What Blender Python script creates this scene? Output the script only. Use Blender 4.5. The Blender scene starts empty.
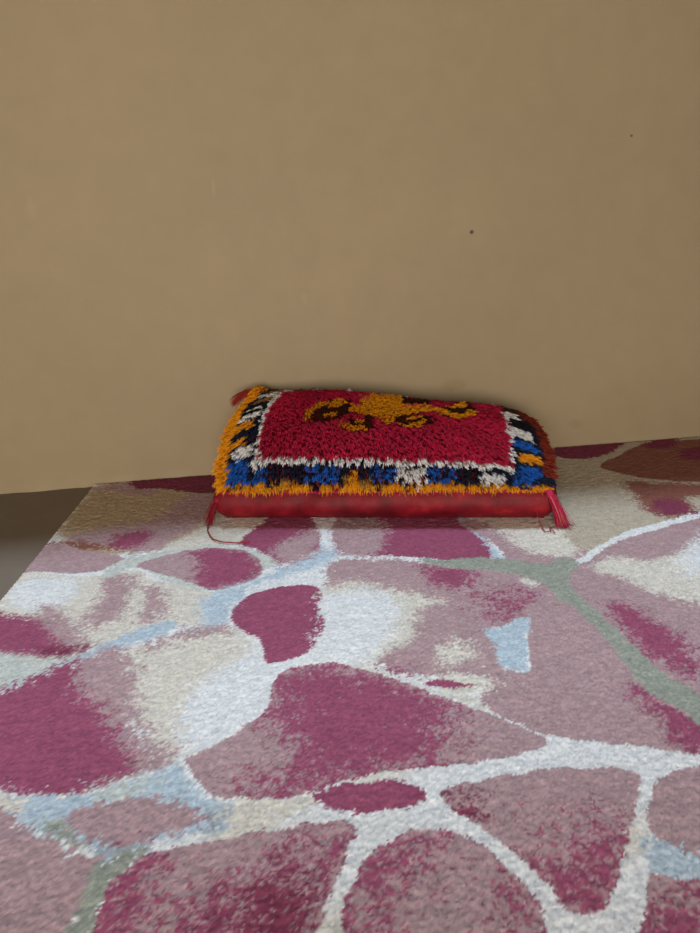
import bpy, bmesh, math
import numpy as np
from mathutils import Vector, Matrix

rng = np.random.default_rng(7)
C = bpy.context.scene.collection
scene = bpy.context.scene

# ------------------------------------------------------------------ camera
F_PX, CX, CY = 690.0, 350.0, 466.5
CAM_H, CAM_D = 0.40, 1.2018            # above the rug, from the wall
PITCH, YAW, ROLL = map(math.radians, (18.5, 5.36, 2.8))
fw = np.array([math.sin(YAW)*math.cos(PITCH), math.cos(YAW)*math.cos(PITCH), -math.sin(PITCH)])
r0 = np.array([math.cos(YAW), -math.sin(YAW), 0.0])
u0 = np.cross(r0, fw)
up = u0*math.cos(ROLL) + r0*math.sin(ROLL)
rt = r0*math.cos(ROLL) - u0*math.sin(ROLL)
cam_loc = np.array([0.0, -CAM_D, CAM_H])

cd = bpy.data.cameras.new('camera')
cam = bpy.data.objects.new('camera', cd)
C.objects.link(cam)
cd.sensor_fit = 'VERTICAL'
cd.sensor_height = 24.0
cd.lens = F_PX/933.0*24.0
cd.clip_start = 0.02
m = Matrix(((rt[0], up[0], -fw[0], cam_loc[0]),
            (rt[1], up[1], -fw[1], cam_loc[1]),
            (rt[2], up[2], -fw[2], cam_loc[2]),
            (0, 0, 0, 1)))
cam.matrix_world = m
scene.camera = cam

def at(px, py, z=0.0):
    """point on the horizontal plane z met by the ray of a photo pixel"""
    r = fw + rt*(px-CX)/F_PX - up*(py-CY)/F_PX
    t = (z-cam_loc[2])/r[2]
    p = cam_loc + r*t
    return p[0], p[1]

# ------------------------------------------------------------------ helpers
def link(name, me, parent=None):
    o = bpy.data.objects.new(name, me)
    C.objects.link(o)
    if parent:
        o.parent = parent
    return o

def np_mesh(name, co, loops, starts, totals, mat, colors=None, smooth=True, attr='yarn'):
    me = bpy.data.meshes.new(name)
    me.vertices.add(len(co))
    me.vertices.foreach_set('co', np.ascontiguousarray(co, dtype=np.float32).ravel())
    me.loops.add(len(loops))
    me.loops.foreach_set('vertex_index', np.ascontiguousarray(loops, dtype=np.int32))
    me.polygons.add(len(starts))
    me.polygons.foreach_set('loop_start', np.ascontiguousarray(starts, dtype=np.int32))
    me.polygons.foreach_set('use_smooth', np.full(len(starts), smooth))
    me.update(calc_edges=True)
    if colors is not None:
        a = me.color_attributes.new(attr, 'FLOAT_COLOR', 'POINT')
        rgba = np.ones((len(co), 4), np.float32)
        rgba[:, :3] = colors
        a.data.foreach_set('color', rgba.ravel())
    me.materials.append(mat)
    return me

def quads_mesh(name, co, quads, mat, colors=None, smooth=True):
    q = np.asarray(quads, np.int32).reshape(-1, 4)
    return np_mesh(name, co, q.ravel(), np.arange(len(q))*4, np.full(len(q), 4), mat, colors, smooth)

def grid_quads(nu, nv):
    i = np.arange(nu*nv).reshape(nv, nu)
    return np.stack([i[:-1, :-1], i[:-1, 1:], i[1:, 1:], i[1:, :-1]], -1).reshape(-1, 4)

def vnoise(x, y, cell, seed):
    r = np.random.default_rng(seed)
    n = 512
    t = r.random((n, n))
    gx, gy = x/cell, y/cell
    ix, iy = np.floor(gx).astype(int), np.floor(gy).astype(int)
    fx, fy = gx-ix, gy-iy
    fx = fx*fx*(3-2*fx); fy = fy*fy*(3-2*fy)
    a = t[iy % n, ix % n]; b = t[iy % n, (ix+1) % n]
    c = t[(iy+1) % n, ix % n]; d = t[(iy+1) % n, (ix+1) % n]
    return (a*(1-fx)+b*fx)*(1-fy) + (c*(1-fx)+d*fx)*fy

def smooth_closed(P, it=5):
    """closed Catmull-Rom curve through the given points"""
    P = np.asarray(P, float)
    a, b, c, d = np.roll(P, 1, 0), P, np.roll(P, -1, 0), np.roll(P, -2, 0)
    out = []
    for t in np.linspace(0, 1, it, endpoint=False):
        out.append(.5*(2*b + (c-a)*t + (2*a-5*b+4*c-d)*t*t + (3*b-a-3*c+d)*t**3))
    return np.stack(out, 1).reshape(-1, 2)

def sdist(P, x, y):
    """signed distance to polygon P, positive inside"""
    n = len(P)
    d2 = np.full(x.shape, 1e9)
    ins = np.zeros(x.shape, bool)
    for k in range(n):
        ax, ay = P[k]; bx, by = P[(k+1) % n]
        ex, ey = bx-ax, by-ay
        L = ex*ex+ey*ey+1e-18
        t = np.clip(((x-ax)*ex+(y-ay)*ey)/L, 0, 1)
        d2 = np.minimum(d2, (x-ax-t*ex)**2+(y-ay-t*ey)**2)
        c = (ay > y) != (by > y)
        with np.errstate(divide='ignore', invalid='ignore'):
            xi = ax+(y-ay)*ex/(ey if ey else 1e-12)
        ins ^= c & (x < xi)
    d = np.sqrt(d2)
    return np.where(ins, d, -d)

def new_mat(name):
    mt = bpy.data.materials.new(name)
    mt.use_nodes = True
    nt = mt.node_tree
    return mt, nt, nt.nodes['Principled BSDF']

def node(nt, kind, **kw):
    n = nt.nodes.new(kind)
    for k, v in kw.items():
        setattr(n, k, v)
    return n

def noise_node(nt, scale, detail=4, rough=.55):
    n = node(nt, 'ShaderNodeTexNoise')
    n.inputs['Scale'].default_value = scale
    n.inputs['Detail'].default_value = detail
    n.inputs['Roughness'].default_value = rough
    tc = nt.nodes.get('Texture Coordinate') or node(nt, 'ShaderNodeTexCoord')
    nt.links.new(tc.outputs['Object'], n.inputs['Vector'])
    return n

def ramp(nt, fac, stops):
    r = node(nt, 'ShaderNodeValToRGB')
    el = r.color_ramp.elements
    while len(el) > 1:
        el.remove(el[-1])
    el[0].position, el[0].color = stops[0][0], (*stops[0][1], 1)
    for p, c in stops[1:]:
        e = el.new(p); e.color = (*c, 1)
    nt.links.new(fac, r.inputs['Fac'])
    return r

# ------------------------------------------------------------------ materials
def yarn_mat(name, rough, sheen, spec=.25, trans=0):
    mt, nt, b = new_mat(name)
    a = node(nt, 'ShaderNodeAttribute', attribute_name='yarn')
    nt.links.new(a.outputs['Color'], b.inputs['Base Color'])
    b.inputs['Roughness'].default_value = rough
    b.inputs['Sheen Weight'].default_value = sheen
    b.inputs['Sheen Roughness'].default_value = .5
    b.inputs['Specular IOR Level'].default_value = spec
    if trans:
        tr = node(nt, 'ShaderNodeBsdfTranslucent')
        nt.links.new(a.outputs['Color'], tr.inputs['Color'])
        mx = node(nt, 'ShaderNodeMixShader')
        mx.inputs['Fac'].default_value = trans
        nt.links.new(b.outputs['BSDF'], mx.inputs[1]); nt.links.new(tr.outputs['BSDF'], mx.inputs[2])
        nt.links.new(mx.outputs['Shader'], nt.nodes['Material Output'].inputs['Surface'])
    return mt
M_RUG = yarn_mat('rug_pile_yarn', .95, .0, .05)
M_YARN = yarn_mat('cushion_yarn', .6, .0, .2, .25)

def plaster_mat():
    mt, nt, b = new_mat('tan_wall_paint')
    n1 = noise_node(nt, 3.0, 5)
    n2 = noise_node(nt, 26.0, 6, .6)
    r1 = ramp(nt, n1.outputs['Fac'], [(.3, WALL_A), (.7, WALL_B)])
    mix = node(nt, 'ShaderNodeMix', data_type='RGBA', blend_type='MULTIPLY')
    mix.inputs['Factor'].default_value = 1.0
    r2 = ramp(nt, n2.outputs['Fac'], [(.3, (.94, .94, .93)), (.7, (1, 1, 1))])
    nt.links.new(r1.outputs['Color'], mix.inputs['A'])
    nt.links.new(r2.outputs['Color'], mix.inputs['B'])
    col = mix.outputs['Result']
    # small marks in the paint colour: nail holes, scuffs, a stain, cushion shade (x, z, radius x, radius z, colour, strength)
    tc = nt.nodes['Texture Coordinate']
    for (x, z, rx, rz, c, s) in WALL_MARKS:
        mp = node(nt, 'ShaderNodeMapping', vector_type='POINT')
        mp.inputs['Location'].default_value = (-x/rx, 0, -z/rz)
        mp.inputs['Scale'].default_value = (1/rx, 0, 1/rz)
        nt.links.new(tc.outputs['Object'], mp.inputs['Vector'])
        nn = noise_node(nt, 60, 3)
        ln = node(nt, 'ShaderNodeVectorMath', operation='LENGTH')
        nt.links.new(mp.outputs['Vector'], ln.inputs[0])
        ad = node(nt, 'ShaderNodeMath', operation='ADD')
        nt.links.new(ln.outputs['Value'], ad.inputs[0])
        nt.links.new(nn.outputs['Fac'], ad.inputs[1])
        mr = node(nt, 'ShaderNodeMapRange')
        mr.inputs['From Min'].default_value = 1.0
        mr.inputs['From Max'].default_value = 1.6
        mr.inputs['To Min'].default_value = s
        mr.inputs['To Max'].default_value = 0
        nt.links.new(ad.outputs[0], mr.inputs['Value'])
        mx = node(nt, 'ShaderNodeMix', data_type='RGBA')
        nt.links.new(mr.outputs['Result'], mx.inputs['Factor'])
        nt.links.new(col, mx.inputs['A'])
        mx.inputs['B'].default_value = (*c, 1)
        col = mx.outputs['Result']
    nt.links.new(col, b.inputs['Base Color'])
    b.inputs['Roughness'].default_value = .62
    b.inputs['Specular IOR Level'].default_value = .3
    n3 = noise_node(nt, 9.0, 6, .6)
    bp = node(nt, 'ShaderNodeBump')
    bp.inputs['Strength'].default_value = .25
    bp.inputs['Distance'].default_value = .006
    nt.links.new(n3.outputs['Fac'], bp.inputs['Height'])
    nt.links.new(bp.outputs['Normal'], b.inputs['Normal'])
    return mt

def on_wall(px, py):
    r = fw + rt*(px-CX)/F_PX - up*(py-CY)/F_PX
    t = CAM_D/r[1]
    p = cam_loc + r*t
    return p[0], p[2]

WALL_A, WALL_B = (.282, .221, .139), (.306, .240, .152)
dark, pale = (.03, .022, .015), (.40, .33, .22)
WALL_MARKS = []
for (px, py, rx, rz, c, s) in ((473, 232, .004, .004, dark, .9), (634, 135, .003, .0025, dark, .8),
                               (213, 187, .004, .016, pale, .25), (304, 298, .005, .012, pale, .15),
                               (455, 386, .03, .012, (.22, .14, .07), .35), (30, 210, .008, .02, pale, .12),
                               (578, 425, .02, .010, (.22, .16, .09), .3)):  # last one: shade beside the cushion, painted into the wall
    x, z = on_wall(px, py)
    WALL_MARKS.append((x, z, rx, rz, c, s))
M_WALL = plaster_mat()

mt, nt, b = new_mat('concrete_floor')
n1 = noise_node(nt, 5, 6); n2 = noise_node(nt, 45, 5)
r1 = ramp(nt, n1.outputs['Fac'], [(.3, (.135, .102, .078)), (.7, (.17, .135, .105))])
nt.links.new(r1.outputs['Color'], b.inputs['Base Color'])
b.inputs['Roughness'].default_value = .6
bp = node(nt, 'ShaderNodeBump'); bp.inputs['Strength'].default_value = .2; bp.inputs['Distance'].default_value = .003
nt.links.new(n2.outputs['Fac'], bp.inputs['Height']); nt.links.new(bp.outputs['Normal'], b.inputs['Normal'])
M_FLOOR = mt

mt, nt, b = new_mat('red_velvet')
n1 = noise_node(nt, 28, 4); n2 = noise_node(nt, 400, 2)
r1 = ramp(nt, n1.outputs['Fac'], [(.35, (.10, .003, .008)), (.58, (.19, .005, .013)), (.74, (.33, .016, .022))])
nt.links.new(r1.outputs['Color'], b.inputs['Base Color'])
b.inputs['Roughness'].default_value = .6
b.inputs['Specular IOR Level'].default_value = .25
bp = node(nt, 'ShaderNodeBump'); bp.inputs['Strength'].default_value = .4; bp.inputs['Distance'].default_value = .0015
nt.links.new(n2.outputs['Fac'], bp.inputs['Height']); nt.links.new(bp.outputs['Normal'], b.inputs['Normal'])
M_VELVET = mt

mt, nt, b = new_mat('jute_backing')
n1 = noise_node(nt, 300, 2)
r1 = ramp(nt, n1.outputs['Fac'], [(.3, (.40, .34, .27)), (.7, (.55, .48, .40))])
nt.links.new(r1.outputs['Color'], b.inputs['Base Color']); b.inputs['Roughness'].default_value = .9
M_JUTE = mt

mt, nt, b = new_mat('white_window_paint')
b.inputs['Base Color'].default_value = (.7, .68, .63, 1); b.inputs['Roughness'].default_value = .4
M_FRAME = mt

# ------------------------------------------------------------------ setting
RUG_T = 0.006                       # rug thickness; the rug surface is z = 0
Z0 = -RUG_T
def box_bm(bm, x0, x1, y0, y1, z0, z1):
    vs = [bm.verts.new(p) for p in ((x0,y0,z0),(x1,y0,z0),(x1,y1,z0),(x0,y1,z0),(x0,y0,z1),(x1,y0,z1),(x1,y1,z1),(x0,y1,z1))]
    for f in ((0,3,2,1),(4,5,6,7),(0,1,5,4),(1,2,6,5),(2,3,7,6),(3,0,4,7)):
        bm.faces.new([vs[i] for i in f])

def bm_obj(name, bm, mat, parent=None, smooth=False):
    me = bpy.data.meshes.new(name)
    bm.normal_update(); bm.to_mesh(me); bm.free()
    me.materials.append(mat)
    for p in me.polygons:
        p.use_smooth = smooth
    return link(name, me, parent)

WX0, WX1, WZ0, WZ1, WT = -1.15, 1.75, 0.755, 2.85, 0.10     # the window above the picture
ROOM_L, ROOM_R, ROOM_H, ROOM_F = -2.0, 2.4, 3.6, -3.2
# wall: a front face finely divided low down so that its foot can be uneven, window opening above
bm = bmesh.new()
for (x0, x1, z0, z1) in ((ROOM_L, ROOM_R, WZ1, ROOM_H), (ROOM_L, WX0, WZ0, WZ1), (WX1, ROOM_R, WZ0, WZ1)):
    box_bm(bm, x0, x1, 0, WT, z0, z1)
nx, nz = 440, 60
xs = np.linspace(ROOM_L, ROOM_R, nx); zs = np.concatenate([np.linspace(Z0-.004, .06, 14), np.linspace(.08, WZ0, nz-14)])
X, Z = np.meshgrid(xs, zs)
Y = (vnoise(X+9, Z+9, .35, 3)-.5)*.004 + (vnoise(X+9, Z+9, .08, 4)-.5)*.0012
foot = np.clip(1-(Z-Z0)/.016, 0, 1)
Y -= foot*(.001+.006*np.clip(vnoise(X+9, Z*0+3, .05, 5)-.35, 0, 1)+.012*np.clip(vnoise(X+9, Z*0+5, .021, 6)-.72, 0, 1))
Y += .008
Y[zs > WZ0-.001] = .008
vv = [[bm.verts.new((X[j, i], Y[j, i]-.0, Z[j, i])) for i in range(nx)] for j in range(nz)]
for j in range(nz-1):
    for i in range(nx-1):
        bm.faces.new((vv[j][i], vv[j][i+1], vv[j+1][i+1], vv[j+1][i])).smooth = True
# back, top and ends of the lower wall
a = [bm.verts.new(p) for p in ((ROOM_L, WT, Z0-.004), (ROOM_R, WT, Z0-.004), (ROOM_R, WT, WZ0), (ROOM_L, WT, WZ0))]
bm.faces.new((a[1], a[0], a[3], a[2]))
b4 = [bm.verts.new(p) for p in ((ROOM_L, .008, WZ0), (ROOM_R, .008, WZ0))]
bm.faces.new((b4[0], b4[1], a[2], a[3]))
me = bpy.data.meshes.new('wall_back'); bm.to_mesh(me); bm.free(); me.materials.append(M_WALL)
wall = link('wall_back', me); wall['kind'] = 'structure'

bm = bmesh.new(); box_bm(bm, ROOM_L, ROOM_R, ROOM_F, WT, Z0-.10, Z0)
floor = bm_obj('floor', bm, M_FLOOR); floor['kind'] = 'structure'

bm = bmesh.new()
for bx in ((WX0, WX0+.04, .03, .08, WZ0, WZ1), (WX1-.04, WX1, .03, .08, WZ0, WZ1),
           (WX0+.04, WX1-.04, .03, .08, WZ0, WZ0+.03), (WX0+.04, WX1-.04, .03, .08, WZ1-.04, WZ1)):
    box_bm(bm, *bx)
win = bm_obj('window_1', bm, M_FRAME); win['kind'] = 'structure'

# left wall, and the front wall behind the camera with an added low opening for the fill light
bm = bmesh.new(); box_bm(bm, ROOM_L-WT, ROOM_L, ROOM_F-WT, 0, Z0, ROOM_H)
wl_ = bm_obj('wall_left', bm, M_WALL); wl_['kind'] = 'structure'
SX0, SX1, SZ0, SZ1 = -1.15, .35, .03, 1.03
bm = bmesh.new()
for (x0, x1, z0, z1) in ((ROOM_L, SX0, Z0, ROOM_H), (SX1, ROOM_R, Z0, ROOM_H), (SX0, SX1, Z0, SZ0), (SX0, SX1, SZ1, ROOM_H)):
    box_bm(bm, x0, x1, ROOM_F-WT, ROOM_F, z0, z1)
wf_ = bm_obj('wall_front', bm, M_WALL); wf_['kind'] = 'structure'
bm = bmesh.new()
for (x0, x1, z0, z1) in ((SX0, SX0+.04, SZ0, SZ1), (SX1-.04, SX1, SZ0, SZ1), (SX0+.04, SX1-.04, SZ0, SZ0+.04), (SX0+.04, SX1-.04, SZ1-.04, SZ1)):
    box_bm(bm, x0, x1, ROOM_F-.08, ROOM_F-.03, z0, z1)
fill_op = bm_obj('fill_opening', bm, M_FRAME); fill_op['kind'] = 'structure'

# ------------------------------------------------------------------ rug
COL = dict(
    W=(.70, .715, .75), C=(.635, .60, .545), M=(.30, .080, .148), P=(.20, .045, .085), R=(.405, .278, .302),
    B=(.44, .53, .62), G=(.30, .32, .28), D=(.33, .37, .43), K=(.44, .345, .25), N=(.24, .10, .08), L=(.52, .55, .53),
    Q=(.45, .395, .32))  # K, N, Q: browns holding part of the shade along the wall
S, H = .0014, .010                    # sharp outline / speckled transition (metres)
# layers painted in order: colour, speckle width, outline traced on the rug
LAYERS = [
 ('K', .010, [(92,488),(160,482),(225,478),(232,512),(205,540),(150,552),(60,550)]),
 ('C', .012, [(160,545),(200,527),(215,512),(270,514),(250,540),(180,556)]),
 ('R', H,    [(62,541),(105,527),(150,520),(188,497),(222,492),(222,506),(175,540),(150,552),(105,549)]),
 ('M', .010, [(100,549),(118,536),(150,531),(142,543),(122,554),(106,552)]),
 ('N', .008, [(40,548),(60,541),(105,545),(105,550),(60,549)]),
 ('R', .008, [(95,487),(130,482),(150,483),(155,494),(120,492)]),
 ('P', .004, [(140,476),(225,468),(235,490),(200,493),(160,488),(135,488)]),
 ('R', S,    [(48,545),(80,549),(110,554),(128,560),(105,569),(80,573),(20,573),(-30,600)]),
 ('C', S,    [(20,573),(85,577),(135,570),(150,580),(200,588),(225,600),(220,622),(165,628),(120,648),(75,662),(30,664),(-40,664),(-40,610)]),
 ('R', H,    [(108,576),(132,580),(128,608),(112,622),(92,632),(84,618),(100,600)]),
 ('R', H,    [(150,588),(165,600),(156,622),(138,622),(145,605)]),
 ('W', H,    [(10,598),(30,578),(75,580),(78,592),(60,606),(25,612)]),
 ('R', H,    [(-30,622),(30,618),(48,604),(92,640),(84,660),(40,662),(-30,660)]),
 ('M', .008, [(-40,616),(30,618),(55,640),(74,650),(56,660),(0,656),(-40,656)]),
 ('P', .009, [(40,650),(62,646),(86,650),(60,660),(44,658)]),
 ('L', .004, [(100,574),(128,558),(160,551),(190,548),(225,545),(262,550),(280,562),(250,575),(225,588),(195,590),(160,578),(138,566),(112,577)]),
 ('R', S,    [(136,566),(160,557),(190,550),(220,548),(246,551),(260,561),(262,572),(254,580),(235,587),(215,590),(195,585),(172,577),(150,571)]),
 ('M', H,    [(188,552),(215,549),(246,552),(262,566),(252,580),(215,590),(196,583),(200,568)]),
 ('C', H,    [(75,672),(150,640),(225,622),(245,640),(262,655),(280,662),(272,692),(230,740),(190,758),(150,768),(120,700)]),
 ('W', H,    [(225,665),(262,652),(290,665),(276,690),(262,712),(235,734),(205,750),(185,752),(180,705),(205,680)]),
 ('R', H,    [(190,628),(228,624),(226,632),(180,640),(150,650),(150,640)]),
 ('B', .003, [(-40,672),(40,668),(90,650),(130,632),(168,621),(172,629),(120,649),(75,664),(50,674),(-40,705)]),
 ('L', .007, [(-40,654),(20,654),(50,660),(78,656),(60,668),(20,684),(-40,705)]),
 ('R', H,    [(66,665),(124,648),(136,690),(150,735),(178,760),(140,779),(90,793),(30,790),(30,700)]),
 ('M', .0095,[(-50,700),(20,685),(50,671),(78,662),(74,690),(104,706),(118,735),(135,770),(105,787),(70,796),(40,799),(0,794),(-50,790)]),
 ('B', .003, [(-40,798),(0,796),(40,798),(75,795),(110,785),(150,772),(178,764),(192,783),(215,798),(236,800),(232,830),(200,833),(170,838),(135,850),(112,862),(92,868),(96,852),(60,842),(20,824),(-40,806)]),
 ('C', .006, [(-40,790),(10,797),(18,806),(10,816),(-40,806)]),
 ('G', .008, [(40,822),(70,820),(85,838),(95,850),(60,846)]),
 ('L', .008, [(95,792),(150,774),(152,784),(110,800)]),
 ('D', .006, [(205,812),(228,806),(234,822),(225,832),(208,830)]),
 ('D', .006, [(96,846),(150,836),(150,846),(112,860),(98,866)]),
 ('C', H,    [(222,806),(262,798),(320,790),(318,806),(262,820),(228,830)]),
 ('R', .004, [(66,816),(95,805),(140,798),(175,802),(204,816),(186,830),(150,840),(110,846),(80,836)]),
 ('R', .004, [(-50,806),(0,812),(20,824),(50,840),(94,854),(106,868),(90,900),(72,940),(62,1000),(-50,1000)]),
 ('G', .004, [(98,866),(112,858),(140,845),(132,864),(106,892),(92,940),(80,1000),(46,1000),(62,933),(76,898)]),
 ('R', S,    [(90,940),(105,893),(130,864),(150,853),(200,843),(260,831),(310,822),(345,820),(355,830),(346,850),(331,890),(314,940),(298,1000),(70,1000)]),
 ('M', .020, [(88,940),(105,893),(130,864),(152,856),(138,884),(150,905),(128,940),(120,1000),(70,1000)]),
 ('M', .034, [(150,1000),(190,925),(245,885),(300,858),(340,838),(342,860),(326,895),(310,945),(298,1000)]),
 ('P', .022, [(240,940),(262,905),(300,880),(318,895),(304,940)]),
 ('M', S,    [(231,614),(245,598),(265,590),(295,585),(318,587),(325,596),(322,610),(327,620),(320,640),(310,652),(290,659),(269,662),(263,650),(258,637),(240,629)]),
 ('B', .008, [(202,600),(218,590),(255,580),(290,562),(312,548),(330,536),(342,548),(328,563),(292,573),(262,584),(240,596),(230,608),(224,621),(204,622)]),
 ('M', .003, [(239,542),(262,524),(275,514),(312,514),(321,534),(319,548),(300,558),(280,563),(264,552)]),
 ('R', H,    [(278,546),(296,536),(322,524),(316,552),(282,564)]),
 ('W', .004, [(310,512),(336,512),(336,545),(324,548),(322,534)]),
 ('M', .003, [(334,545),(342,514),(400,510),(455,510),(480,532),(494,550),(487,560),(460,562),(400,556),(355,555)]),
 ('R', H,    [(334,546),(342,514),(378,514),(384,540),(366,557)]),
 ('B', .003, [(452,512),(466,518),(482,536),(502,555),(520,564),(494,564),(490,550),(474,532)]),
 ('R', .006, [(327,572),(345,559),(390,560),(440,562),(500,565),(532,572),(562,586),(556,606),(530,620),(502,632),(512,662),(480,674),(430,676),(380,668),(370,640),(330,600)]),
 ('M', H,    [(424,566),(472,572),(466,586),(450,588),(428,578)]),
 ('M', .030, [(490,600),(530,596),(530,608),(505,612)]),
 ('C', .004, [(518,577),(541,580),(530,586)]),
 ('C', .010, [(322,592),(350,582),(380,586),(410,592),(440,600),(420,612),(412,640),(392,655),(352,662),(322,656),(327,622)]),
 ('W', H,    [(322,600),(352,590),(392,596),(398,616),(382,645),(352,662),(322,656),(326,622)]),
 ('C', .010, [(445,642),(462,640),(478,658),(455,666),(432,656)]),
 ('R', .007, [(385,660),(396,650),(424,644),(430,656),(412,670),(390,668)]),
 ('R', .003, [(460,522),(500,518),(535,522),(590,545),(578,560),(560,565),(515,563),(490,540)]),
 ('C', .010, [(478,514),(600,512),(585,540),(572,556),(530,552),(508,535)]),
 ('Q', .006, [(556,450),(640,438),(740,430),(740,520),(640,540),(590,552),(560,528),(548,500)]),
 ('R', S,    [(570,572),(590,557),(630,536),(740,518),(740,728),(692,700),(651,675),(612,640),(582,608),(566,590)]),
 ('C', H,    [(590,566),(620,556),(660,556),(740,520),(740,600),(690,602),(655,592),(622,578)]),
 ('W', .020, [(680,545),(740,528),(740,570),(690,572)]),
 ('R', .012, [(620,548),(655,538),(690,530),(676,552),(640,556)]),
 ('M', H,    [(606,604),(640,610),(672,632),(688,650),(696,668),(680,676),(660,660),(640,648)]),
 ('W', S,    [(573,563),(585,554),(600,545),(630,530),(660,523),(740,498),(740,508),(690,520),(660,529),(630,537),(605,548),(588,560)]),
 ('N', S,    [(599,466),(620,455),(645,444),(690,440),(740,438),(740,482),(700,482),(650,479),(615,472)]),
 ('P', .004, [(553,447),(600,443),(628,437),(616,450),(597,457),(576,459),(550,455)]),
 ('P', .005, [(643,445),(660,438),(677,438),(672,448),(656,449)]),
 ('P', .006, [(680,450),(700,447),(740,440),(740,460),(684,459)]),
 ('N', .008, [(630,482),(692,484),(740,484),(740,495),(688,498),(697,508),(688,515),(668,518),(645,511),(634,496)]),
 ('P', .012, [(650,505),(672,500),(694,509),(684,516),(662,516)]),
 ('R', S,    [(530,617),(545,595),(585,608),(612,642),(650,680),(700,712),(740,735),(740,758),(660,749),(600,741),(552,735),(515,722),(484,706),(482,690),(486,676),(520,672),(530,668),(527,640)]),
 ('R', .008, [(470,660),(500,664),(520,668),(520,700),(492,692),(484,682),(455,680)]),
 ('M', H,    [(640,688),(670,703),(740,742),(740,758),(682,747),(660,722)]),
 ('C', .006, [(430,676),(490,677),(486,690),(462,694),(484,706),(440,690)]),
 ('M', .002, [(424,682),(440,678),(458,682),(476,684),(452,687),(432,686)]),
 ('G', .003, [(418,559),(450,559),(490,557),(520,560),(550,563),(560,557),(578,562),(571,575),(573,590),(591,605),(622,636),(661,670),(740,718),(740,745),(685,713),(650,690),(620,656),(590,622),(570,605),(555,599),(552,590),(530,578),(490,570),(440,566)]),
 ('B', .003, [(482,630),(500,627),(522,618),(529,620),(526,640),(529,669),(514,668),(498,662),(494,645)]),
 ('R', S,    [(186,760),(215,745),(240,730),(264,711),(272,694),(274,680),(292,668),(325,662),(360,668),(400,680),(440,695),(480,710),(520,725),(546,738),(542,745),(520,754),(480,762),(430,766),(390,770),(340,782),(290,797),(245,798),(215,796),(202,784)]),
 ('M', .022, [(274,680),(292,668),(325,662),(360,668),(400,680),(440,695),(458,704),(440,730),(442,766),(390,770),(340,783),(290,797),(240,799),(258,778),(290,764),(288,740),(272,716),(274,694)]),
 ('M', .002, [(312,797),(330,787),(360,782),(395,779),(418,784),(427,793),(418,802),(390,808),(365,812),(335,808)]),
 ('R', S,    [(445,790),(480,780),(540,770),(590,767),(625,769),(642,778),(638,800),(630,830),(622,860),(615,890),(605,908),(585,915),(565,906),(540,875),(510,850),(475,825),(452,808)]),
 ('M', .030, [(528,870),(548,840),(590,842),(625,850),(614,900),(586,916),(562,904)]),
 ('P', .016, [(444,788),(466,792),(478,816),(458,812)]),
 ('R', S,    [(340,940),(350,890),(365,860),(385,842),(410,830),(445,828),(480,845),(510,870),(535,900),(552,940),(575,1000),(325,1000)]),
 ('M', .022, [(338,945),(350,890),(365,860),(385,842),(410,830),(442,829),(428,850),(405,870),(392,890),(370,905),(364,945),(360,1000),(325,1000)]),
 ('M', .018, [(505,868),(535,900),(552,940),(575,1000),(550,1000),(530,940),(508,905)]),
 ('R', S,    [(740,756),(700,765),(670,771),(656,785),(649,805),(650,830),(665,845),(740,868)]),
 ('B', .004, [(649,838),(665,844),(740,868),(740,890),(672,876),(650,870)]),
 ('R', S,    [(649,872),(674,878),(740,892),(740,1000),(610,1000),(634,936),(645,905)]),
 ('M', .020, [(640,916),(680,904),(740,900),(740,1000),(610,1000),(632,940)]),
]

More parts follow.
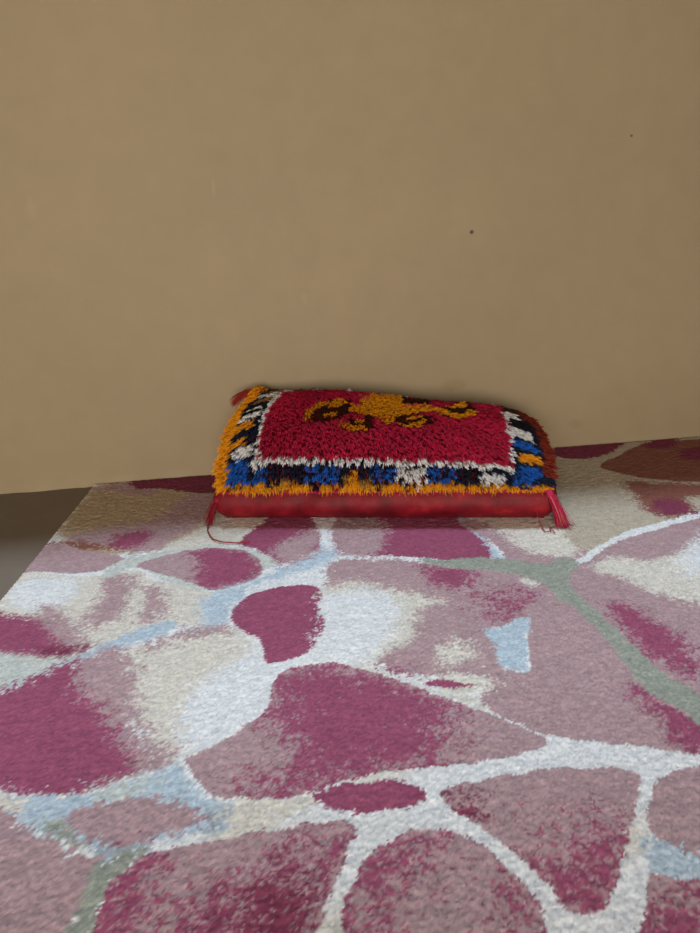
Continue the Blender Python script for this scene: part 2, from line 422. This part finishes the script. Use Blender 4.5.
def rug():
    root = bpy.data.objects.new('rug', None); C.objects.link(root)
    xa, ya = at(92, 487); xb, yb = at(0, 600)
    slope = (xb-xa)/(yb-ya)
    x_left = xa + slope*(-.006-ya)             # rug corner at the wall
    x_right, y_back, y_front = 1.15, .003, -1.32
    pitch = .0017
    nu = int((x_right-x_left)/pitch); nv = int((y_back-y_front)/pitch)
    U, V = np.meshgrid(np.linspace(0, 1, nu), np.linspace(0, 1, nv))
    Yg = y_back + (y_front-y_back)*V
    xl = x_left + slope*(Yg-y_back)
    Xg = xl + (x_right-xl)*U
    inner = (U > 0) & (U < 1) & (V > 0) & (V < 1)
    Xg = Xg + inner*rng.uniform(-.45, .45, U.shape)*pitch
    Yg = Yg + inner*rng.uniform(-.45, .45, U.shape)*pitch
    x, y = Xg.ravel(), Yg.ravel()
    # yarn colour, one per tuft
    xo, yo = x+5, y+5
    warp = .004
    wx = x + warp*(vnoise(xo, yo, .012, 11)-.5); wy = y + warp*(vnoise(xo, yo, .012, 12)-.5)
    fine = rng.normal(0, .75, x.shape)
    med = (vnoise(xo, yo, .0035, 13)-.5)*2.4 + (vnoise(xo, yo, .009, 14)-.5)*1.4 + (vnoise(xo, yo, .03, 15)-.5)*1.1
    col = np.empty((len(x), 3)); col[:] = COL['W']
    tint = np.clip((vnoise(xo, yo, .05, 16)-.45)*2.5 + fine*.25, 0, 1)[:, None]
    col = col*(1-tint) + np.array(COL['C'])*tint
    # unseen remainder of the rug: further stones in the same manner
    r2 = np.random.default_rng(21)
    seen = np.array([at(*q) for q in ((-30, 486), (-30, 1000), (735, 1000), (735, 430))])
    out = sdist(seen, x, y) < 0
    cx = np.tile(np.arange(-3, 10)*.16, 12) + r2.uniform(-.06, .06, 156) - .3
    cy = np.repeat(np.arange(12)*-.13, 13) + r2.uniform(-.05, .05, 156)
    d1 = np.full(x.shape, 9.); d2 = np.full(x.shape, 9.); idx = np.zeros(x.shape, int)
    for k in range(len(cx)):
        d = np.hypot(wx-cx[k], wy-cy[k])
        nearer = d < d1
        d2 = np.where(nearer, d1, np.minimum(d2, d)); idx = np.where(nearer, k, idx); d1 = np.where(nearer, d, d1)
    kinds = r2.choice(['M', 'R', 'R', 'C', 'R', 'M'], len(cx))
    pal = np.array([COL[k] for k in kinds])
    stone = out & (d2-d1 > .018)
    col[stone] = pal[idx[stone]]
    mixm = stone & ((d1-.05)/.02 + med > 0) & (r2.random(len(cx)) > .4)[idx]
    col[mixm] = COL['R']
    # the stones one can see
    known = np.zeros(len(x), bool)
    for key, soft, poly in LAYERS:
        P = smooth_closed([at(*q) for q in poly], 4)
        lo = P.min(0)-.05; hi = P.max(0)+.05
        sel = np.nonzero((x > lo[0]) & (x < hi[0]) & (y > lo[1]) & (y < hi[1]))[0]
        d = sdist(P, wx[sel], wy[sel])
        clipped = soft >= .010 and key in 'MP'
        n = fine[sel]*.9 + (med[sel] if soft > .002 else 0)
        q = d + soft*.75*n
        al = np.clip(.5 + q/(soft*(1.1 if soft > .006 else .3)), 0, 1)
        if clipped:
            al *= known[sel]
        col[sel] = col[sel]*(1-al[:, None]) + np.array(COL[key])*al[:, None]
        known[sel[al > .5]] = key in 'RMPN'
    # every dyed tuft differs a little
    col *= (1 + rng.normal(0, .10, x.shape) + (vnoise(xo, yo, .006, 17)-.5)*.16)[:, None]
    col = np.clip(col, .005, .85)
    # pile height: tufts, brushed hollows, soft unevenness
    brush = vnoise(xo+yo*.35, (yo-xo*.35)*2.6, .016, 18)
    z = rng.uniform(-.0006, .0004, x.shape) + (vnoise(xo, yo, .006, 19)-.5)*.0005 - .0012*np.clip(.30-brush, 0, 1)*2 + (vnoise(xo, yo, .12, 20)-.5)*.002
    edge = ~inner.ravel()
    z[edge] = -.004
    co = np.stack([x, y, z], -1)
    pile = link('pile', quads_mesh('pile', co, grid_quads(nu, nv)[:, ::-1], M_RUG, col), root)
    # backing slab under the pile
    bm = bmesh.new()
    xlf = x_left + slope*(y_front-y_back)
    lo = [bm.verts.new(p) for p in ((x_left+.001, y_back-.001, Z0), (xlf+.001, y_front+.001, Z0), (x_right-.001, y_front+.001, Z0), (x_right-.001, y_back-.001, Z0))]
    hi = [bm.verts.new((v.co.x, v.co.y, -.0036)) for v in lo]
    bm.faces.new(lo[::-1]); bm.faces.new(hi)
    for i in range(4):
        j = (i+1) % 4
        bm.faces.new((lo[i], lo[j], hi[j], hi[i]))
    bmesh.ops.recalc_face_normals(bm, faces=bm.faces)
    bm_obj('backing', bm, M_JUTE, root)
    root['label'] = 'large pink, maroon and white rug patterned like irregular paving stones, lying on the bare floor'
    root['category'] = 'rug'
    return root
RUG = rug()

# ------------------------------------------------------------------ cushion
A0 = np.array([-.1052, -.2195]); E1 = np.array([.976, -.217]); N1 = np.array([.217, .976]); WID = .481

def top(u, v):
    """upper face of the cushion: u left to right, v front to back (arrays)"""
    u = np.asarray(u, float); v = np.asarray(v, float)
    Dp = .200 + .075*u
    k = 2*u-1
    a = WID*u + .012*k*k*k*np.sin(np.pi*np.clip(v, 0, 1)) + .020*v*(1-u)**3
    s = Dp*v
    seam = .050 + (.090*np.clip(1-u, 0, 1)**1.5+.025)*np.clip(v, 0, 2)**1.1
    crest = .158 - .022*u - .032*u*u
    rise = np.where(v > .82, 1-.30*(np.clip(v-.82, 0, 1)/.18)**2, np.sin(np.pi/2*np.clip(v/.82, 0, 1))**.8)
    ed = 1-np.abs(k)**6*.80
    z = seam + np.clip(crest-seam, 0, 1)*rise*ed
    z = z + .004*np.sin(9*u+2)*np.sin(5*v)*ed*rise
    return np.stack([A0[0]+E1[0]*a+N1[0]*s, A0[1]+E1[1]*a+N1[1]*s, z], -1)

def top_frame(u, v):
    e = 2e-3
    du = top(u+e, v)-top(u-e, v); dv = top(u, np.minimum(v+e, 1))-top(u, np.maximum(v-e, 0))
    n = np.cross(du, dv)
    n /= np.linalg.norm(n, axis=-1, keepdims=True)
    return n

CU = bpy.data.objects.new('floor_cushion', None); C.objects.link(CU)
CU['label'] = 'red shaggy floor cushion with patterned border and yellow medallion, propped against the tan wall'
CU['category'] = 'cushion'

def make_cover():
    nu, nv = 70, 40
    U, V = np.meshgrid(np.linspace(0, 1, nu), np.linspace(0, 1, nv))
    T = top(U, V)
    co = [T.reshape(-1, 3)]
    quads = [grid_quads(nu, nv)]
    # perimeter loop, counter-clockwise from the front left corner
    idx = np.arange(nu*nv).reshape(nv, nu)
    loop = np.concatenate([idx[0, :-1], idx[:-1, -1], idx[-1, :0:-1], idx[:0:-1, 0]])
    P = T.reshape(-1, 3)[loop]
    cen = P[:, :2].mean(0)
    tang = np.roll(P, -1, 0)[:, :2]-np.roll(P, 1, 0)[:, :2]
    outw = np.stack([tang[:, 1], -tang[:, 0]], -1)
    outw /= np.linalg.norm(outw, axis=1, keepdims=True)
    for _ in range(3):
        outw = (np.roll(outw, 1, 0)+outw*2+np.roll(outw, -1, 0)); outw /= np.linalg.norm(outw, axis=1, keepdims=True)
    nl = len(loop)
    s = np.linspace(0, 1, nl, endpoint=False)
    wr = (vnoise(s*60+3, s*0+2, 1.0, 31)-.5)
    prev = loop
    base = nu*nv
    for t in (.18, .36, .54, .70, .84, .94, 1.0):
        z = P[:, 2]*(1-t) + .0005*t
        bul = .011*np.sin(np.pi*min(t*1.05, 1)) - .010*t**4 + .007*wr*np.sin(np.pi*t)
        q = np.column_stack([P[:, :2]+outw*np.asarray(bul)[:, None] if np.ndim(bul) else P[:, :2]+outw*bul, z])
        q[:, 1] = np.minimum(q[:, 1], -.008)
        co.append(q)
        cur = base+np.arange(nl); base += nl
        quads.append(np.stack([prev, cur, np.roll(cur, -1), np.roll(prev, -1)], -1))
        prev = cur
    co = np.concatenate(co)
    q = np.concatenate(quads)
    loops = np.concatenate([q.ravel(), prev[::-1]])
    starts = np.concatenate([np.arange(len(q))*4, [len(q)*4]])
    me = np_mesh('cover', co, loops, starts, None if False else starts, M_VELVET)
    return link('cover', me, CU), P, outw
COVER, RIM, RIM_OUT = make_cover()

# yarn colours
Y = dict(red=(.55, .016, .070), deep=(.34, .009, .034), yel=(.90, .38, .012), org=(.92, .35, .012), brn=(.07, .018, .012),
         wht=(.90, .89, .95), navy=(.012, .016, .04), blk=(.014, .012, .016), blue=(.016, .125, .52), tan=(.36, .20, .05), rust=(.24, .028, .012))

MED_DARK = [
 [(.245,.517),(.28,.65),(.36,.708),(.375,.558),(.355,.467),(.30,.425),(.265,.425)],
 [(.38,.442),(.455,.458),(.465,.367),(.39,.358)],
 [(.54,.467),(.65,.525),(.65,.433),(.555,.392)],
 [(.68,.675),(.775,.90),(.79,.717),(.75,.567),(.69,.533)],
 [(.53,.883),(.63,.883),(.64,.758),(.55,.717)]]
MED_YEL = [
 [(.37,.533),(.39,.633),(.415,.608),(.40,.78),(.44,.72),(.435,.88),(.475,.80),(.49,.89),(.52,.86),(.545,.93),(.545,.65),(.63,.692),(.68,.633),(.63,.558),(.57,.50),(.505,.467),(.43,.492)],
 [(.485,.475),(.53,.483),(.535,.425),(.51,.40),(.485,.408)],
 [(.235,.467),(.255,.567),(.285,.65),(.295,.592),(.275,.542),(.26,.475),(.255,.425),(.24,.408)],
 [(.30,.467),(.335,.50),(.34,.467),(.305,.442)],
 [(.30,.617),(.35,.70),(.36,.642),(.32,.55)],
 [(.355,.40),(.40,.375),(.445,.375),(.445,.342),(.395,.333),(.36,.358)],
 [(.405,.433),(.435,.433),(.435,.40),(.405,.408)],
 [(.55,.40),(.59,.408),(.635,.45),(.64,.417),(.605,.375),(.555,.375)],
 [(.565,.458),(.605,.483),(.615,.467),(.58,.433)],
 [(.70,.558),(.75,.583),(.775,.675),(.795,.658),(.78,.567),(.73,.517),(.70,.517)],
 [(.665,.60),(.70,.633),(.705,.567),(.675,.542)],
 [(.705,.70),(.76,.85),(.765,.733),(.71,.667)]]

def pile_color(u, v):
    """knotted pattern of the face"""
    n = len(u)
    col = np.empty((n, 3)); col[:] = Y['red']
    j = rng.normal(0, .0035, n)
    uu, vv = u+j, v+rng.normal(0, .006, n)
    red_mix = np.clip(vnoise(u*10, v*6, .6, 41)*1.6-.5, 0, 1)[:, None]*.5
    col = col*(1-red_mix)+np.array(Y['deep'])*red_mix
    fu0, fu1, fv0, fv1 = .122, .876, .150, .955       # red field
    infield = (uu > fu0) & (uu < fu1) & (vv > fv0) & (vv < fv1)
    for polys, c in ((MED_DARK, 'brn'), (MED_YEL, 'yel')):
        for P in polys:
            d = sdist(np.asarray(P)*np.array([1.0, .5]), uu, vv*.5)
            col[infield & (d > (-.008 if c == 'brn' else -.0015))] = Y[c]
    # border ground
    bd = ~infield
    col[bd] = Y['navy']
    q = np.random.default_rng(5)
    # front border: motifs along u
    fr = bd & (vv <= fv0)
    for a, b_, lo, hi, c in ((.115,.165,.02,.11,'blue'),(.195,.235,.0,.05,'tan'),(.27,.37,.03,.11,'blue'),(.385,.47,.0,.055,'tan'),
                             (.40,.43,.03,.08,'org'),(.475,.545,.03,.11,'blue'),(.545,.63,.045,.10,'wht'),(.60,.66,.02,.06,'wht'),(.64,.72,.03,.105,'blue'),
                             (.745,.79,.05,.10,'blk'),(.79,.86,.025,.085,'wht'),(.885,.945,.02,.09,'blue')):
        col[fr & (uu > a) & (uu < b_) & (vv > lo) & (vv < hi)] = Y[c]
    wl = fr & (vv > fv0-.034) & (uu > fu0-.02) & (uu < fu1+.01)
    col[wl] = Y['wht']
    isb = (np.abs(col-np.array(Y['blue'])).sum(1) < 1e-6) & (rng.random(n) < .28)
    col[isb] = Y['navy']
    # left border: motifs along v
    le = bd & (uu < fu0)
    for a, b_, lo, hi, c in ((.03,.16,.035,.10,'blue'),(.17,.25,.05,.10,'wht'),(.26,.32,.02,.08,'org'),(.33,.40,.04,.11,'navy'),(.40,.48,.03,.09,'org'),
                             (.50,.58,.04,.10,'wht'),(.58,.72,.04,.12,'blk'),(.62,.66,.06,.09,'wht'),(.74,.82,.05,.11,'tan'),(.84,.92,.05,.11,'wht'),(.93,1.0,.06,.12,'tan')):
        col[le & (vv > a) & (vv < b_) & (uu > lo) & (uu < hi)] = Y[c]
    col[le & (uu > fu0-.012) & (vv > .09)] = Y['wht']
    # right border
    ri = bd & (uu > fu1)
    for a, b_, lo, hi, c in ((.05,.17,.895,.955,'blue'),(.20,.29,.90,.96,'org'),(.32,.42,.88,.95,'blue'),(.45,.56,.875,.945,'wht'),(.57,.70,.89,.95,'blk'),
                             (.70,.79,.875,.92,'wht'),(.80,.97,.88,.93,'brn'),(.74,.97,.93,.99,'rust')):
        col[ri & (vv > a) & (vv < b_) & (uu > lo) & (uu < hi)] = Y[c]
    col[ri & (uu < fu1+.010) & (vv > .1) & (vv < .8)] = Y['wht']
    # outermost knots
    col[le & (uu < .035)] = Y['org']
    front_row = (vv < .024) & (vnoise(uu*26+1, uu*0+2, 1.0, 52) > .40)
    col[front_row] = Y['org']
    col[ri & (uu > .962) & (vv > .12)] = Y['rust']
    # back border
    ba = bd & (vv >= fv1) & (uu > .1) & (uu < .9)
    col[ba & (np.sin(uu*60) > .3)] = Y['wht']
    col[ba & (np.sin(uu*60) < -.6)] = Y['tan']
    return col

def strands(name, root, d0, length, width, droop, col, parent, mat, segs=4, side=None, tipk=.35):
    """yarn fibres as tapering three-sided curved prisms"""
    n = len(root)
    t = np.linspace(0, 1, segs+1)
    d0 = d0/np.linalg.norm(d0, axis=1, keepdims=True)
    pts = root[:, None, :] + d0[:, None, :]*(length[:, None, None]*t[None, :, None]) + droop[:, None, :]*(t**2)[None, :, None]
    tan = np.gradient(pts, axis=1); tan /= np.linalg.norm(tan, axis=2, keepdims=True)
    ref = rng.normal(0, 1, (n, 1, 3))
    b1 = np.cross(tan, ref); b1 /= np.linalg.norm(b1, axis=2, keepdims=True)
    b2 = np.cross(tan, b1)
    w = width[:, None]*(1-(1-tipk)*t[None, :]**2)*.5
    rings = []
    for k in range(3):
        a = 2*math.pi*k/3
        rings.append(pts + b1*(w*math.cos(a))[:, :, None] + b2*(w*math.sin(a))[:, :, None])
    co = np.stack(rings, 2)                             # n, segs+1, 3, 3
    nvp = (segs+1)*3
    base = (np.arange(n)*nvp)[:, None]
    fq = []
    for s_ in range(segs):
        for k in range(3):
            k2 = (k+1) % 3
            fq.append([s_*3+k, s_*3+k2, (s_+1)*3+k2, (s_+1)*3+k])
    fq = np.array(fq)
    q = (base[:, :, None]+fq[None]).reshape(-1, 4)
    tip = base + np.array([segs*3, segs*3+1, segs*3+2])[None]
    loops = np.concatenate([q.ravel(), tip.ravel()])
    starts = np.concatenate([np.arange(len(q))*4, len(q)*4+np.arange(n)*3])
    cc = np.repeat(col, nvp, 0)
    me = np_mesh(name, co.reshape(-1, 3), loops, starts, None, mat, cc)
    return link(name, me, parent)

def clamp_wall(o, lim=-.004):
    me = o.data
    n = len(me.vertices)
    c = np.empty(n*3, np.float32); me.vertices.foreach_get('co', c); c = c.reshape(-1, 3)
    c[:, 1] = np.minimum(c[:, 1], lim - np.abs(c[:, 1]-lim)*.02)
    c[:, 2] = np.maximum(c[:, 2], .0008)
    me.vertices.foreach_set('co', c.ravel())
    me.update()

FIB = 10
def shaggy():
    nu, nv = 106, 58
    U, V = np.meshgrid((np.arange(nu)+.5)/nu, (np.arange(nv)+.5)/nv)
    u = (U+rng.uniform(-.45, .45, U.shape)/nu).ravel(); v = (V+rng.uniform(-.45, .45, U.shape)/nv).ravel()
    col = pile_color(u, v)
    yel = (np.abs(col-np.array(Y['yel'])).sum(1) < 1e-6)
    med = (yel | (np.abs(col-np.array(Y['brn'])).sum(1) < 1e-6)) & (u < .85)
    # tuft frame
    nrm = top_frame(u, v)
    fwd = np.array([-N1[0], -N1[1], 0.]); side = np.array([E1[0], E1[1], 0.])
    lean = fwd[None]*(1.9+.18*rng.normal(0, 1, (len(u), 1))) + side[None]*(.40+.16*rng.normal(0, 1, (len(u), 1)))
    k = 2*u-1
    lean += side[None]*(np.where(k > 0, .3, -.9)*np.abs(k)**6)[:, None]
    lean *= np.where(med, .5, 1.0)[:, None]
    lum = rng.normal(1, .07, len(u))
    U6 = np.repeat(u, FIB)+rng.normal(0, .0030, len(u)*FIB); V6 = np.clip(np.repeat(v, FIB)+rng.normal(0, .0055, len(u)*FIB), .0, 1.0)
    U6 = np.clip(U6, .004, .996)
    root = top(U6, V6)
    d = np.repeat(nrm + lean, FIB, 0) + rng.normal(0, .07, (len(U6), 3))
    L = np.repeat(rng.uniform(.020, .028, len(u))*np.where(med, np.where(yel, .62, .45), 1.0)*np.where(v < .03, .5, np.where(v < .12, .82, 1.0)), FIB)*rng.uniform(.8, 1.1, len(U6))
    droop = np.zeros((len(U6), 3)); droop[:, 2] = -.20*L; droop[:, :2] += fwd[:2]*(.10*L)[:, None]
    w = rng.uniform(.0013, .0021, len(U6))
    c = np.repeat(col*lum[:, None], FIB, 0)*rng.normal(1, .09, (len(U6), 1))
    o = strands('shaggy_pile', root - np.repeat(nrm, FIB, 0)*.001, d, L, w, droop, np.clip(c, .003, .85), CU, M_YARN)
    clamp_wall(o)
    return o
shaggy()

# orange tufted edging along the front and left rims of the face
def edging():
    us, vs, out = [], [], []
    fwd = np.array([-N1[0], -N1[1], 0.]); lft = -np.array([E1[0], E1[1], 0.])
    n1 = 260
    for i in range(n1):
        u = (i+.5)/n1
        gap = vnoise(np.array([u*30.]), np.array([2.]), 1.0, 51)[0]
        if .50 < u or gap > .40 or u < .05:
            us.append(u); vs.append(.012+.02*(u < .04)); out.append(fwd + lft*(.8 if u < .04 else -.2))
    n2 = 90
    for i in range(n2):
        v = (i+.5)/n2
        for uu in (.012, .026):
            us.append(uu); vs.append(v); out.append(lft*.9+fwd*.6)
    n3 = 40
    for i in range(8):
        us.append(.985); vs.append(i/60.); out.append(-lft*.6+fwd*.8)
    us, vs, out = np.array(us), np.array(vs), np.array(out)
    us = us+rng.normal(0, .003, len(us)); vs = np.clip(vs+rng.normal(0, .006, len(us)), 0, 1); us = np.clip(us, .003, .997)
    F = 9
    nrm = top_frame(us, vs)
    U = np.clip(np.repeat(us, F)+rng.normal(0, .003, len(us)*F), .002, .998); V = np.clip(np.repeat(vs, F)+rng.normal(0, .006, len(us)*F), 0, 1)
    d = np.repeat(nrm*.8+out, F, 0)+rng.normal(0, .22, (len(U), 3))
    L = rng.uniform(.009, .015, len(U))
    droop = np.zeros((len(U), 3)); droop[:, 2] = -.6*L
    lum = np.repeat(rng.normal(1, .12, len(us)), F)
    c = np.array(Y['org'])[None]*1.0*lum[:, None]*rng.normal(1, .12, (len(U), 1))
    o = strands('orange_edging', top(U, V), d, L, rng.uniform(.0012, .0019, len(U)), droop, np.clip(c, .003, .85), CU, M_YARN)
    o['label'] = 'orange yarn edging along the rim'
    clamp_wall(o)
edging()

# velvet cord where face and side band meet
def tube(name, pts, rad, mat, parent, col, sides=7, closed=False, twist=0.0):
    pts = np.asarray(pts, float)
    n = len(pts)
    rad = np.broadcast_to(np.asarray(rad, float), (n,))
    tan = np.gradient(pts, axis=0); tan /= np.linalg.norm(tan, axis=1, keepdims=True)
    ref = np.where(np.abs(tan[:, 2:3]) > .9, np.array([[1., 0, 0]]), np.array([[0, 0, 1.]]))
    b1 = np.cross(tan, ref); b1 /= np.linalg.norm(b1, axis=1, keepdims=True); b2 = np.cross(tan, b1)
    rings = []
    for k in range(sides):
        a = 2*math.pi*k/sides + np.arange(n)*twist
        rr = rad*(1+.18*np.cos(3*a)) if twist else rad
        ang = 2*math.pi*k/sides
        rings.append(pts+b1*(rr*np.cos(ang))[:, None]+b2*(rr*np.sin(ang))[:, None])
    co = np.stack(rings, 1).reshape(-1, 3)
    i = np.arange(n*sides).reshape(n, sides)
    j = np.roll(i, -1, 1)
    q = np.stack([i[:-1], j[:-1], j[1:], i[1:]], -1).reshape(-1, 4)
    loops = np.concatenate([q.ravel(), i[0][::-1], i[-1]])
    starts = np.concatenate([np.arange(len(q))*4, [len(q)*4, len(q)*4+sides]])
    cc = np.tile(np.asarray(col)[None], (len(co), 1))
    return link(name, np_mesh(name, co, loops, starts, None, mat, cc), parent)

rim = np.concatenate([RIM, RIM[:1]])
ro = np.concatenate([RIM_OUT, RIM_OUT[:1]])
rp = rim.copy(); rp[:, :2] += ro*.002; rp[:, 2] -= .004
rp[:, 1] = np.minimum(rp[:, 1], -.009)
fine_t = np.linspace(0, len(rp)-1, 900)
rp = np.stack([np.interp(fine_t, np.arange(len(rp)), rp[:, k]) for k in range(3)], -1)
cord = tube('piping_cord', rp, .0034, M_YARN, CU, (.34, .008, .04), twist=.5)

def tassel(corner, direction, n, L, reach, col, streak=None, name='tassel'):
    corner = np.array(corner, float); direction = np.array(direction, float)
    head_p = corner + direction*np.linspace(-.3, 1, 6)[:, None]*.010
    th = tube(name, head_p, [.003, .0045, .0055, .006, .0055, .0045], M_YARN, CU, col, sides=8, twist=1.0)
    base = np.repeat((corner+direction*.010)[None], n, 0)+rng.normal(0, .0022, (n, 3))
    d = np.repeat((direction*reach)[None], n, 0)+rng.normal(0, .11, (n, 3))
    Ls = rng.uniform(.75, 1.1, n)*L
    droop = np.zeros((n, 3)); droop[:, 2] = -Ls*.5
    c = np.array(col)[None]*rng.normal(1, .15, (n, 1))
    if streak is not None:
        c[: n//6] = streak
    o = strands('tassel_fringe', base, d, Ls, rng.uniform(.0009, .0015, n), droop, np.clip(c, .003, .85), th, M_YARN, segs=6)
    clamp_wall(o)
    return th

fr = top(np.array([1.0]), np.array([0.0]))[0]; fl = top(np.array([0.0]), np.array([0.0]))[0]; bl = top(np.array([0.0]), np.array([1.0]))[0]
tassel(fr+np.array([-.006, -.008, -.002]), np.array([.38, -.30, -.72]), 150, .044, .9, (.55, .025, .10), (.75, .25, .22))
tassel(fl+np.array([-.002, -.002, -.012]), np.array([-.45, -.35, -.7]), 40, .030, 1.0, (.30, .010, .03))
tassel(bl+np.array([-.006, -.016, -.008]), np.array([-.90, -.30, .02]), 90, .030, 1.0, (.34, .03, .02))

def thread(px_list, zs, col, rad=.0007):
    P = []
    for (px, py), z in zip(px_list, zs):
        x, y = at(px, py, z); P.append((x, y, z))
    P = np.array(P)
    t = np.linspace(0, len(P)-1, 60)
    Q = np.stack([np.interp(t, np.arange(len(P)), P[:, k]) for k in range(3)], -1)
    for _ in range(6):
        Q[1:-1] = (Q[:-2]+2*Q[1:-1]+Q[2:])/4
    return tube('loose_thread', Q, rad, M_YARN, CU, col, sides=5)
thread([(216,512),(210,520),(207,530),(212,539),(222,542),(236,543),(250,542)], [.012,.006,.0025,.0022,.0022,.0022,.0022], (.30, .02, .03), .0010)
thread([(533,500),(537,513),(541,526),(545,532),(551,531),(549,526),(555,533)], [.03,.016,.0025,.0022,.0022,.003,.0022], (.38, .03, .07))

# ------------------------------------------------------------------ light
def aim(o, d):
    o.rotation_euler = Vector(d).normalized().to_track_quat('-Z', 'Y').to_euler()
sun = bpy.data.lights.new('sun_through_window', 'SUN')
sun.energy = 2.35
sun.color = (.72, .87, 1.0)
sun.angle = math.radians(9)
so = bpy.data.objects.new('sun_through_window', sun); C.objects.link(so)
aim(so, (.05, -.315, -.90)); so.location = (0.3, 1.0, 4.0)

side = bpy.data.lights.new('front_fill', 'AREA')  # added fill from behind the camera, lifts wall and cushion over the floor
side.shape = 'RECTANGLE'; side.size = 1.4; side.size_y = .9
side.energy = 82
side.color = (1.0, .90, .76)
sd = bpy.data.objects.new('front_fill', side); C.objects.link(sd)
sd.location = ((SX0+SX1)/2, ROOM_F+.02, (SZ0+SZ1)/2)
aim(sd, (.12, 1, -.03))

w = bpy.data.worlds.new('world'); scene.world = w
w.use_nodes = True
bg = w.node_tree.nodes['Background']
bg.inputs['Color'].default_value = (1.0, .80, .60, 1)
bg.inputs['Strength'].default_value = .16

scene.view_settings.view_transform = 'Standard'
scene.view_settings.look = 'None'
scene.view_settings.gamma = 1
scene.view_settings.use_curve_mapping = False
scene.view_settings.exposure = 0.0
